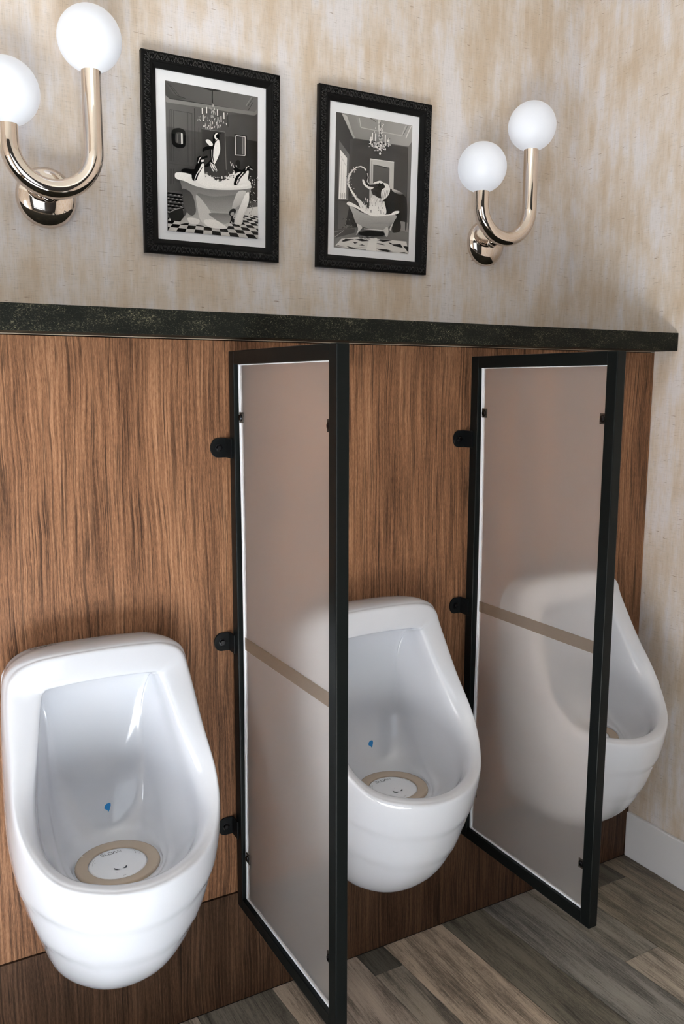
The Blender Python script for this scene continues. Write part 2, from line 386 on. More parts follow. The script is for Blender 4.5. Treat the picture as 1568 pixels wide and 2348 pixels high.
def urinal_body():
    NA, NP = 6, 10
    dys = {2:.008,3:.015,4:.022,5:.027,6:.029,7:.031,8:.031,9:.027,10:.008}
    for k in range(14):
        if k <= 7:
            for i in range(3,8):
                x,y,z = HALF[k][i]; HALF[k][i] = (x+(.004 if i>5 else .001 if i==5 else 0),y,z)
        if 8 <= k <= 11:
            for i,q in ((5,.006),(6,.012),(7,.014),(8,.012),(9,.006)):
                x,y,z = HALF[k][i]; HALF[k][i] = (x-q*(1 if k<10 else .5),y,z)
        if 11 <= k <= 13:
            HALF[k] = [(x,y,z-.008*max(0,min(1,(.60-z)/.05))) for x,y,z in HALF[k]]
        if 6 <= k <= 9:
            for i in range(3): x,y,z = HALF[k][i]; HALF[k][i] = (x,y,z+(.005,.005,.003)[i])
        if k in (0,1,2,3):
            for i,q in ((0,.013),(1,.019),(2,.010)):
                x,y,z = HALF[k][i]; HALF[k][i] = (x+(.008 if i==1 else .005 if i==2 else 0),y,z+q)
    for k,d in dys.items():
        for i in range(5,11):
            x,y,z = HALF[k][i]; HALF[k][i] = (x, y-d*((.0,.35,.45,.8,1,1) if k<7 else (.2,.55,.65,.85,1,1) if k==7 else (.3,.7,.75,.9,1,1))[i-5], z)
    loops = [around(h, NA) for h in HALF]
    m = len(loops[0]); dense = []
    for k in range(len(loops)-1):
        a = loops[max(k-1,0)]; b = loops[k]; c = loops[k+1]; d = loops[min(k+2,len(loops)-1)]
        for s in range(NP):
            dense.append([cr(a[i],b[i],c[i],d[i], s/NP) for i in range(m)])
    dense.append(loops[-1])
    bm = bmesh.new(); rows = []
    for j,L in enumerate(dense):
        row = []
        for p in L:
            x,y,z = p
            if j < 6*NP+2 and y < -.03 and z < .66:
                # moulded steps round the lower body
                s = z - .35*max(0,abs(x)-.09)
                off = 0
                for zs in (.497,.415):
                    off += .0036/(1+math.exp((s-zs)*1300))
                q = Vector((x, y+.12, 0)); 
                if q.length > .02: q.normalize(); x -= q.x*off; y -= q.y*off
            row.append(bm.verts.new((x,min(y,0),z)))
        rows.append(row)
    for a,b in zip(rows,rows[1:]):
        for i in range(m): j=(i+1)%m; bm.faces.new((a[i],a[j],b[j],b[i]))
    bm.faces.new(rows[-1]); bm.faces.new(rows[0][::-1])
    return bm
def stroke(bm, pts, wd, z=0, th=.0):
    # flat ribbon in local xy
    pts = [Vector((p[0],p[1],0)) for p in pts]
    L=[];R=[]
    for i,p in enumerate(pts):
        t=(pts[min(i+1,len(pts)-1)]-pts[max(i-1,0)]).normalized(); n=Vector((-t.y,t.x,0))*wd/2
        L.append(bm.verts.new(p+n+Vector((0,0,z)))); R.append(bm.verts.new(p-n+Vector((0,0,z))))
    for i in range(len(pts)-1): bm.faces.new((L[i],R[i],R[i+1],L[i+1]))
def logo(bm, wid, h, wd):
    # SLOAN in thin squared capitals; the A has no crossbar
    u = wid/5.6; s = lambda pts,ox: stroke(bm, [((ox+x)*u-wid/2, y*h) for x,y in pts], wd)
    s([(.95,1),(.15,1),(.02,.75),(.15,.55),(.8,.5),(.93,.28),(.8,0),(0,0)],0)
    s([(0,1),(0,0),(.62,0)],1.25)
    s([(.1,1),(.9,1),(1,.85),(1,.15),(.9,0),(.1,0),(0,.15),(0,.85),(.1,1)],2.15)
    s([(-.05,0),(.5,1),(.62,1),(1.1,0)],3.3)
    s([(0,0),(0,1),(.9,0),(.9,1)],4.65)
def conform(bm, tree, origin_fn, direction, lift):
    for v in bm.verts:
        o = origin_fn(v.co); hit = tree.ray_cast(o, direction)
        if hit[0] is None: v.co = o; continue
        v.co = hit[0] - direction*lift
def make_urinal(loc):
    root = empty('urinal', loc)
    bm = urinal_body(); tree = BVHTree.FromBMesh(bm)
    finish('urinal_body', bm, M_CER, root, smooth=True)
    # drain ring, trap disc with print and two crescent slots
    T = Matrix.Translation((0,-.160,.5215))
    bm = bmesh.new(); lathe(bm, [(.0555,0),(.0555,.0035),(.057,.0045),(.0745,.0062),(.0782,.0052),(.0795,.002),(.0795,0)], 72, T)
    ring = finish('drain_ring', bm, M_RING, root, smooth=True); tag(ring,'tan rubber ring around the drain')
    bm = bmesh.new(); lathe(bm, [(0,.0042),(.018,.0040),(.050,.0028),(.0538,.0022),(.0545,0)], 72, T)
    disc = finish('drain_trap', bm, M_DISC, root, smooth=True)
    zt = .5215+.0046
    bm = bmesh.new(); logo(bm, .040, .0080, .0011)
    for v in bm.verts: v.co += Vector((-.004,-.160+.034,zt-.0004))
    finish('trap_lettering', bm, M_INK, disc)
    bm = bmesh.new()
    for a0,a1 in ((200,262),(285,330)):
        pi = []; po = []
        for k in range(13):
            a = math.radians(a0+(a1-a0)*k/12); wdt = .0032*math.sin(math.pi*k/12)+.0002
            pi.append((.0125*math.cos(a)*1.0, .0125*math.sin(a))); po.append(((.0125+wdt)*math.cos(a),(.0125+wdt)*math.sin(a)))
        vi=[bm.verts.new((x,y-.160-.012,zt+.0001)) for x,y in pi]; vo=[bm.verts.new((x,y-.160-.012,zt+.0001)) for x,y in po]
        for k in range(12): bm.faces.new((vi[k],vi[k+1],vo[k+1],vo[k]))
    finish('drain_slots', bm, M_HOLE, disc)
    bm = bmesh.new()
    for side in (-1,1):
        for i in range(7):
            a = math.radians(90-side*(52+i*4.5)); r = .047
            x,y = r*math.cos(a), r*math.sin(a)-.160
            stroke(bm, [(x-.0009,y),(x+.0009,y+.0007)], .0006, zt-.0008)
        a = math.radians(90-side*66); stroke(bm, [(.043*math.cos(a)-.0008,.043*math.sin(a)-.160),(.043*math.cos(a)+.0008,.043*math.sin(a)-.160)], .0012, zt-.0006)
    stroke(bm, [(-.003,-.160-.048),(.003,-.160-.048)], .0007, zt-.0009)
    tag(finish('trap_small_print', bm, M_INK, disc), kind='stuff')
    # blue target mark on the back of the bowl
    bm = bmesh.new()
    pts = [(-.0058,.0036),(-.002,.0068),(.0035,.0078),(.0065,.0066),(.0062,.002),(.0035,-.004),(.0003,-.0085),(-.002,-.0045),(-.0072,-.0012)]
    vs = [bm.verts.new((x,y,0)) for x,y in pts]; f = bm.faces.new(vs); bmesh.ops.triangulate(bm, faces=[f])
    conform(bm, tree, lambda c: Vector((c.x+.013,-.12,c.y+.580)), Vector((0,1,0)), .0006)
    tag(finish('target_mark', bm, M_BLUE, root), 'small blue shell-shaped mark on the bowl back')
    # maker's lettering on the top edge
    bm = bmesh.new(); logo(bm, .046, .020, .0022)
    bmesh.ops.subdivide_edges(bm, edges=bm.edges, cuts=1)
    conform(bm, tree, lambda c: Vector((c.x-.094, -.040+c.y, 1.0)), Vector((0,0,-1)), .0005)
    finish('maker_lettering', bm, M_INK, root)
    return root
def copy_tree(o, parent=None):
    c = o.copy(); COL.objects.link(c)
    if parent: c.parent = parent
    for ch in [x for x in bpy.data.objects if x.parent == o and x is not c]:
        copy_tree(ch, c)
    return c
u = make_urinal((-1.595,0,0))
tag(u, 'nearest white ceramic urinal, fully in view on the left wood panel', 'urinal', 'wall-hung urinals')
for x,lab in ((-.968,'middle white urinal, half hidden between the two frosted screens'),
              (-.362,'far white urinal in the corner by the right wall, seen behind the second screen')):
    q = copy_tree(u); q.location.x = x; q['label'] = lab

# ---------------------------------------------------------------- privacy screens
ZT, ZB, YB, YFR, T_, W_ = 1.4985, .2605, -.02, -.4783, .0244, .0274
def bolt(bm, mtx, r=.0062, h=.004):
    lathe(bm, [(r*1.25,0),(r*1.25,.001),(r,.0012),(r*.93,h*.75),(r*.5,h),(r*.28,h*1.0),(r*.25,h*.7),(0,h*.7)], 18, mtx)
def hexbolt(bm, mtx):
    lathe(bm, [(.0088,0),(.0088,.0012),(.0058,.0013),(.0056,.0045),(.0048,.0055),(0,.0055)], 6, mtx)
def make_screen(x):
    root = empty('privacy_screen', (x,0,0))
    for y0,y1 in ((YB-W_,YB),(YFR,YFR+W_)):
        boxo('post', (0,T_,y0,y1,ZB,ZT), M_BLACK, root, bevel=.0022, seg=3)
    for z0,z1 in ((ZT-W_,ZT),(ZB,ZB+W_)):
        boxo('rail', (.0002,T_-.0002,YFR+W_-.001,YB-W_+.001,z0,z1), M_BLACK, root, bevel=.0014, seg=2)
    # frosted pane, slightly bowed at its wall edge, its lit-up edge put in as white strips
    bm = bmesh.new(); n = 24; y0 = YFR+W_+.0005; z0, z1 = ZB+W_+.0005, ZT-W_-.0005
    px0, px1 = .0105, .0135
    def yw(z): t=(z-z0)/(z1-z0); return YB-W_-.007-.007*math.sin(math.pi*min(1,max(0,(1-t)*1.15)))
    rows = []
    for i in range(n+1):
        z = z0+(z1-z0)*i/n
        rows.append([bm.verts.new(p) for p in ((px0,y0,z),(px1,y0,z),(px1,yw(z),z),(px0,yw(z),z))])
    for a,b in zip(rows,rows[1:]):
        for k in range(4): bm.faces.new((a[k],a[(k+1)%4],b[(k+1)%4],b[k]))
    bm.faces.new(rows[0][::-1]); bm.faces.new(rows[-1])
    pane = finish('frosted_pane', bm, M_PANE, root)
    bm = bmesh.new(); rows = []
    for i in range(n+1):
        z = z0+(z1-z0)*i/n; ye = yw(z)
        rows.append([bm.verts.new(p) for p in ((px0-.0015,ye-.001,z),(px1+.0015,ye-.001,z),(px1+.0015,ye+.0055,z),(px0-.0015,ye+.0055,z))])
    for a,b in zip(rows,rows[1:]):
        for k in range(4): bm.faces.new((a[k],a[(k+1)%4],b[(k+1)%4],b[k]))
    bm.faces.new(rows[0][::-1]); bm.faces.new(rows[-1])
    box(bm, px0-.0015, px1+.0015, y0, YB-W_-.002, z0-.0003, z0+.0035)
    box(bm, px0-.0012, px1+.0012, y0, YB-W_-.002, z1-.0012, z1+.0003)
    box(bm, px0-.0012, px1+.0012, y0-.0003, y0+.0014, z0, z1)
    tag(finish('lit_pane_edge', bm, M_EDGE, pane), 'thin white strips standing for the lit edge of the frosted pane')
    bs = boxo('cross_strip', (px0-.0012,px0-.0004,y0+.002,YB-W_-.016,.872,.899), M_BAND, pane)
    tag(bs, 'tan see-through strip across the frosted pane')
    for y,s in ((YFR+W_,1),(YB-W_-.008,-1)):
        for z in (1.364,.393):
            bm = bmesh.new(); ya, yb = (y, y+.019) if s>0 else (y-.019, y)
            box(bm, px0-.0035, px0-.0010, ya, yb, z-.011, z+.011)
            c = finish('pane_clip', bm, M_CLIP, root, bevel=.002)
            bm = bmesh.new(); bolt(bm, Matrix.Translation((px0-.0034,(ya+yb)/2,z)) @ Matrix.Rotation(-math.pi/2,4,'Y'))
            finish('clip_screw', bm, M_BOLT, c, smooth=False)
    for z in (1.299,.877,.447):
        bm = bmesh.new()
        # wall leaf with a rounded end, and the leaf folded along the post
        pts = [(.0,-.0205),(-.020,-.0205)]+[(-.020-.0165*math.cos(a),.0205*math.sin(a)) for a in [(-math.pi/2)+math.pi*k/12 for k in range(1,12)]]+[(-.020,.0205),(0,.0205)]
        a = [bm.verts.new((px,-.0035,z+pz)) for px,pz in pts]; b = [bm.verts.new((px,-.0002,z+pz)) for px,pz in pts]
        bm.faces.new(a); bm.faces.new(b[::-1])
        for i in range(len(a)): j=(i+1)%len(a); bm.faces.new((a[i],b[i],b[j],a[j]))
        box(bm, -.0035,-.0001,YB-.014,-.0002,z-.0205,z+.0205)
        br = finish('wall_bracket', bm, M_BRK, root, bevel=.0007)
        bm = bmesh.new(); hexbolt(bm, Matrix.Translation((-.0185,-.0034,z)) @ Matrix.Rotation(math.pi/2,4,'X'))
        finish('bracket_bolt', bm, M_BOLT, br)
    return root
s1 = make_screen(-1.2946)
tag(s1, 'nearer black-framed frosted privacy screen, right of the nearest urinal', 'privacy screen', 'privacy screens between the urinals')
s2 = copy_tree(s1); s2.location.x = -.6648
s2['label'] = 'farther black-framed frosted privacy screen in front of the corner urinal'

# ---------------------------------------------------------------- sconces
def make_sconce(x, label):
    ZP = 1.8355; yu = D-.088
    root = empty('wall_sconce', (x,D,ZP))
    bm = bmesh.new()
    prof = [(.0645,0),(.0645,.002)]+[(.0645*math.cos(t), .002+.030*math.sin(t)) for t in [math.pi/2*k/14 for k in range(1,14)]]+[(0,.032)]
    lathe(bm, prof, 64, Matrix.Rotation(math.pi/2,4,'X'))
    finish('back_plate', bm, M_CHROME, root, smooth=True)
    bm = bmesh.new(); lathe(bm, [(.011,.028),(.011,.072)], 32, Matrix.Rotation(math.pi/2,4,'X')); 
    lathe(bm, [(.015,.030),(.0155,.033),(.015,.036),(.011,.037)], 32, Matrix.Rotation(math.pi/2,4,'X'))
    finish('stem', bm, M_CHROME, root, smooth=True)
    pts = [(-.0865,yu-D,.1215)]; R=.0865; zc=.088
    for k in range(5): pts.append((-R,yu-D,.1215-(.1215-zc)*(k+1)/5))
    for k in range(1,40): a = math.pi+math.pi*k/40; pts.append((R*math.cos(a),yu-D,zc+R*math.sin(a)))
    for k in range(7): pts.append((R,yu-D,zc+(.2525-zc)*k/6))
    bm = bmesh.new(); tube(bm, pts, .0205, 40)
    arm = finish('curved_tube', bm, M_CHROME, root, smooth=True)
    m = arm.modifiers.new('e','EDGE_SPLIT'); m.split_angle = math.radians(60)
    for gx,gz in ((-R,.1825),(R,.3135)):
        bm = bmesh.new(); bmesh.ops.create_uvsphere(bm, u_segments=48, v_segments=32, radius=.0665)
        finish('globe', bm, M_GLOBE, root, smooth=True, loc=(gx,yu-D,gz))
    tag(root, label, 'wall lamp', 'nickel wall lamps')
make_sconce(-1.5725, 'polished nickel U-shaped lamp with two white globes, at the left edge of the wall')
make_sconce(-.348, 'polished nickel U-shaped lamp with two white globes, near the right corner')

# ---------------------------------------------------------------- framed prints
def homography(src):
    # maps src quad (TL,TR,BR,BL) to unit square (u right, v down)
    dst = [(0,0),(1,0),(1,1),(0,1)]; A=[];B=[]
    for (x,y),(X,Y) in zip(src,dst):
        A.append([x,y,1,0,0,0,-X*x,-X*y]);B.append(X)
        A.append([0,0,0,x,y,1,-Y*x,-Y*y]);B.append(Y)
    n=8
    M=[r[:]+[b] for r,b in zip(A,B)]
    for i in range(n):
        p=max(range(i,n),key=lambda r:abs(M[r][i])); M[i],M[p]=M[p],M[i]
        for r in range(n):
            if r!=i:
                f=M[r][i]/M[i][i]
                for c in range(i,n+1): M[r][c]-=f*M[i][c]
    h=[M[i][n]/M[i][i] for i in range(n)]+[1]
    def f(x,y):
        wq=h[6]*x+h[7]*y+h[8]
        return (min(1,max(0,(h[0]*x+h[1]*y+h[2])/wq)), min(1,max(0,(h[3]*x+h[4]*y+h[5])/wq)))
    return f
class Art:
    def __init__(s, quad, wd, ht):
        s.h = homography(quad); s.w=wd; s.ht=ht; s.bm=bmesh.new(); s.n=0; s.col=s.bm.loops.layers.float_color.new('ink')
    def P(s, pts, g, g2=None, axis='y', tint=None):
        # filled outline; g..g2 is a tone gradient along the axis of its bounding box
        s.n += 1; lo=min(p[1 if axis=='y' else 0] for p in pts); hi=max(p[1 if axis=='y' else 0] for p in pts)
        vs=[]; gs=[]
        for p in pts:
            u,v = s.h(*p); q=(u*s.w-s.w/2, -s.n*.00002, s.ht/2-v*s.ht)
            if vs and (Vector(q)-vs[-1].co).length<1e-5: continue
            vs.append(s.bm.verts.new(q)); t=0 if hi==lo else ((p[1 if axis=='y' else 0]-lo)/(hi-lo))
            gs.append(g if g2 is None else g+(g2-g)*t)
        if len(vs)<3: return
        f=s.bm.faces.new(vs)
        for l,gg in zip(f.loops,gs):
            gg=min(250,gg*1.13+max(0,gg-90)*.06-5 if gg>30 else gg*.6); gg=max(gg,4); c=srgb(gg,gg*.985,gg*.97); l[s.col]=c
    def L(s, pts, wd, g, g2=None):
        for i in range(len(pts)-1):
            (x0,y0),(x1,y1)=pts[i],pts[i+1]; d=math.hypot(x1-x0,y1-y0) or 1; nx,ny=-(y1-y0)/d*wd/2,(x1-x0)/d*wd/2
            s.P([(x0+nx,y0+ny),(x1+nx,y1+ny),(x1-nx,y1-ny),(x0-nx,y0-ny)], g)
            s.n -= 1
        s.n += 1
    def C(s, pts, g, g2=None, axis='y', k=6):
        # closed smooth outline through the points
        m=len(pts); out=[]
        for i in range(m):
            for j in range(k): out.append(cr(pts[i-1],pts[i],pts[(i+1)%m],pts[(i+2)%m],j/k))
        s.P(out,g,g2,axis)
    def E(s, cx,cy,rx,ry,g,rot=0,n=20):
        a=math.radians(rot)
        s.P([(cx+rx*math.cos(t)*math.cos(a)-ry*math.sin(t)*math.sin(a), cy+rx*math.cos(t)*math.sin(a)+ry*math.sin(t)*math.cos(a)) for t in [2*math.pi*i/n for i in range(n)]],g)
    def soft(s, cx,cy,rx,ry,g,gb,rot=0,n=7):
        for i in range(n):
            t=i/(n-1); k=1-.75*t; s.E(cx,cy,rx*k,ry*k,gb+(g-gb)*t,rot)

def art_penguins(wd,ht):
    a = Art([(155,120),(1305,340),(1318,2035),(202,1912)], wd, ht); rnd = random.Random(2)
    P,L,C,E = a.P,a.L,a.C,a.E
    P([(155,120),(1305,340),(1318,2035),(202,1912)], 88)
    P([(155,120),(1305,340),(1300,470),(1240,540),(215,345),(158,290)], 78,98,'x')
    P([(160,160),(260,290),(410,345),(215,345),(158,300)], 70)
    L([(185,150),(300,300),(420,345)],6,48); L([(215,170),(330,300)],5,52)
    L([(215,335),(1180,505),(1245,400)],8,52); L([(1160,440),(1230,335)],12,120); L([(1180,450),(1250,345)],6,45)
    P([(165,300),(215,345),(1270,515),(1300,470),(1300,540),(1260,560),(180,385),(165,372)], 128,112,'x')
    P([(165,380),(1262,560),(1300,540),(1305,1180),(190,1440)], 98,64,'x')
    P([(180,670),(1290,870),(1310,1500),(190,1440)], 82,40,'x')  # darker lower wall: a reflection in the glass, painted into the print
    P([(950,800),(1302,870),(1312,1600),(940,1500)], 56,22,'x')
    for x in (215,235,262,440,490): L([(x,470+(x-215)*.16),(x+8,1085+(x-215)*.08)],5,58)
    L([(215,468),(490,520)],5,60); L([(210,1110),(530,1155)],6,70)
    for x in (225,245,268): L([(x,1175),(x+4,1360)],5,52)
    L([(522,460),(535,1150)],9,40); L([(932,530),(938,690)],8,46); L([(575,690),(582,1080)],6,60); L([(605,690),(610,1000)],6,66)
    P([(610,705),(900,750),(918,1330),(640,1300)], 62,44); P([(628,722),(890,762),(900,1300),(650,1290)], 54,62)
    L([(612,705),(900,750),(920,1200)],7,118)
    # left oval mirror, right framed mirror
    C([(250,715),(330,690),(405,730),(415,820),(405,915),(330,930),(258,890),(240,800)], 24)
    C([(295,750),(340,742),(380,760),(385,820),(378,885),(335,880),(292,860),(285,800)], 66)
    P([(305,760),(322,762),(322,868),(305,862)], 96); P([(356,752),(376,758),(380,882),(360,882)], 205)
    P([(1018,775),(1172,800),(1175,1052),(1022,1035)], 20); L([(1035,795),(1150,812),(1152,1035),(1032,1025),(1035,795)],10,190)
    P([(1045,805),(1140,820),(1142,1025),(1045,1015)], 58); P([(1112,815),(1128,818),(1130,1020),(1114,1018)], 120)
    C([(1035,1110),(1062,1085),(1090,1110),(1088,1180),(1060,1190),(1036,1160)], 14)
    # chandelier
    C([(610,212),(740,232),(860,250),(800,262),(700,250)], 34)
    L([(740,245),(738,330),(742,400)],12,30); 
    for i in range(70):
        x=rnd.gauss(742,80); y=rnd.uniform(560,700)-abs(x-742)*.35+20; L([(x,y),(x+rnd.uniform(-8,8),y+rnd.uniform(12,34))],rnd.uniform(4,8),rnd.choice([120,150,190,215]))
    for i in range(22):
        x=rnd.gauss(745,18); y=rnd.uniform(400,560); L([(x,y),(x+rnd.uniform(-5,5),y+28)],7,rnd.choice([120,160,200]))
    for x,y in ((612,460),(665,450),(800,480),(880,520),(845,560),(622,540)):
        L([(x,y),(x+3,y+75)],12,222); L([(x-8,y+80),(x+14,y+84)],7,40)
    # checkered floor
    vx,vy=685,1314
    def fx(i,y): 
        xb=190+112*i; yb=1918+(xb-190)*.108; t=(y-vy)/(yb-vy); return xb*t+vx*(1-t)
    def row(i,n): xb=190+112*i; yb=1918+(xb-190)*.108; return vy+(yb-vy)*1.08/(1+.085*n)
    P([(195,1770),(1310,1650),(1318,2035),(202,1912)], 200,178)
    for n in range(0,10):
        for i in range(-6,16):
            if (i+n)%2: continue
            q=[]
            for (ii,nn) in ((i,n),(i+1,n),(i+1,n+1),(i,n+1)):
                y=row(ii,nn); q.append((fx(ii,y),y))
            if max(p[0] for p in q)<195 or min(p[0] for p in q)>1318: continue
            if max(p[1] for p in q)<1770 and min(p[0] for p in q)<1000: continue
            P(q,14); a.n-=1
    a.n+=1
    for r in range(7):
        for c in range(4):
            x=195+c*52-(r%2)*26; y=1455+r*40+c*8
            P([(x,y),(x+50,y+8),(x+44,y+26),(x-6,y+18)],18); a.n-=1
            P([(x+26,y+22),(x+50,y+26),(x+44,y+38),(x+20,y+34)],150); a.n-=1
    a.n+=1
    P([(200,1700),(380,1640),(400,1790),(240,1800)], 40); L([(205,1700),(300,1660),(385,1640)],10,150)
    # splash at right
    for i in range(90):
        x=rnd.gauss(1235,40); y=rnd.uniform(1290,1760); L([(x,y),(x+rnd.uniform(-22,22),y+rnd.uniform(-22,28))],rnd.uniform(3,8),rnd.choice([20,60,120,190,225]))
    # tub body and plinth
    C([(340,1830),(430,1700),(420,1560),(380,1450),(700,1500),(1130,1500),(1140,1620),(1000,1720),(950,1860),(900,1905),(700,1880),(560,1850),(430,1830)], 96,186)
    C([(278,1250),(300,1225),(420,1245),(700,1330),(1000,1370),(1190,1385),(1218,1410),(1210,1470),(1170,1560),(1080,1660),(960,1722),(700,1700),(470,1620),(390,1560),(372,1430),(340,1330)], 92,158)
    C([(560,1480),(760,1520),(1050,1500),(1150,1480),(1100,1600),(980,1700),(760,1690),(620,1600)], 108,150)
    C([(1060,1470),(1160,1470),(1130,1580),(1050,1650),(990,1690),(1000,1600)], 190,170)
    C([(540,1500),(600,1540),(680,1640),(760,1760),(820,1860),(700,1870),(600,1800),(560,1650)], 172,196)
    C([(375,1420),(470,1460),(520,1560),(540,1700),(480,1740),(400,1650),(378,1520)], 66,92)
    C([(700,1720),(860,1722),(960,1735),(975,1800),(900,1850),(780,1790)], 112,150)
    C([(640,1800),(780,1800),(900,1870),(930,1900),(840,1905),(700,1880)], 214)
    C([(440,1770),(520,1770),(590,1800),(560,1845),(470,1835)], 205)
    C([(278,1262),(300,1225),(420,1235),(560,1290),(760,1370),(980,1400),(1190,1385),(1220,1400),(1205,1432),(1000,1446),(760,1436),(560,1400),(400,1330),(300,1300)], 226,206)
    # foam
    C([(520,1310),(560,1250),(640,1240),(700,1270),(760,1310),(830,1340),(900,1320),(960,1260),(1030,1260),(1060,1300),(1180,1330),(1215,1385),(1100,1415),(800,1415),(620,1385)], 236)
    for i in range(50):
        x=rnd.uniform(640,1040); y=1255+60*math.sin((x-640)/400*math.pi)+rnd.uniform(-30,25); E(x,y,rnd.uniform(4,14),rnd.uniform(4,10),rnd.choice([240,225,170,140,110]))
    for x,y in ((960,1110),(985,1130),(1010,1180),(1030,1150),(1000,1210),(940,1240)): L([(x,y),(x+18,y+50)],8,205)
    C([(1120,1560),(1150,1500),(1190,1480),(1190,1600),(1130,1760),(1110,1850),(1050,1860),(1010,1830),(1060,1700)], 218,190)
    C([(945,1720),(985,1672),(1030,1680),(1025,1730),(980,1765)], 46); C([(965,1730),(1000,1705),(1015,1740),(985,1755)], 150)
    C([(975,1770),(1000,1775),(1015,1830),(985,1830)], 40)
    # leaping penguin
    C([(742,800),(765,765),(800,765),(822,800),(818,830),(832,900),(830,980),(805,1070),(765,1140),(745,1130),(720,1060),(712,980),(722,900),(740,860)], 16)
    C([(782,838),(815,850),(830,920),(828,990),(800,1070),(762,1138),(752,1090),(745,1000),(758,920),(772,870)], 240)
    L([(800,842),(765,880),(745,960),(742,1040),(752,1110)],9,18); L([(728,960),(730,1050),(748,1120)],7,225)
    C([(758,800),(775,770),(800,768),(790,782),(775,800),(790,830),(804,835),(770,838)], 235); L([(808,775),(848,772)],12,44)
    C([(652,848),(690,842),(735,885),(738,912),(712,922),(670,885)], 230)
    C([(612,960),(640,930),(700,918),(735,925),(728,950),(680,962),(640,972),(620,985)], 14)
    C([(718,1080),(690,1110),(650,1145),(640,1165),(690,1160),(730,1120)], 18)
    C([(705,1120),(730,1125),(760,1190),(752,1222),(730,1195)], 235); L([(715,1125),(755,1215)],8,20)
    C([(735,1135),(765,1150),(795,1205),(785,1222),(765,1195)], 230); L([(748,1140),(788,1218)],8,20)
    # seated penguin at left
    C([(545,1075),(560,1042),(600,1035),(632,1060),(628,1110),(635,1160),(600,1230),(560,1300),(520,1330),(490,1310),(485,1250),(520,1180),(542,1120)], 14)
    C([(598,1140),(632,1130),(637,1200),(640,1280),(600,1340),(540,1330),(560,1260)], 238)
    L([(560,1120),(578,1065),(600,1045)],9,225); L([(598,1095),(630,1090)],24,235); L([(600,1160),(540,1260),(518,1325)],9,230); L([(612,1170),(560,1260),(540,1320)],9,16)
    L([(612,1068),(650,1046),(676,1046)],26,20)
    C([(355,1195),(400,1180),(470,1190),(525,1195),(500,1240),(430,1230),(365,1218)], 14)
    # penguin at right
    C([(1155,1180),(1190,1158),(1222,1180),(1240,1215),(1200,1215),(1165,1240),(1110,1290),(1060,1375),(1005,1385),(1020,1310),(1060,1250),(1110,1210)], 14)
    C([(1150,1235),(1185,1225),(1180,1290),(1165,1350),(1110,1380),(1050,1378),(1080,1310)], 240)
    L([(1150,1210),(1160,1180),(1190,1168)],9,230); L([(1195,1190),(1235,1215)],13,150); L([(1120,1240),(1060,1310),(1035,1375)],9,225); L([(1150,1240),(1090,1300),(1055,1370)],8,14)
    C([(1000,1200),(1030,1170),(1060,1200),(1110,1215),(1060,1240),(1020,1230)], 14); C([(1010,1270),(1050,1240),(1090,1235),(1060,1262),(1020,1280)], 225)
    return a.bm

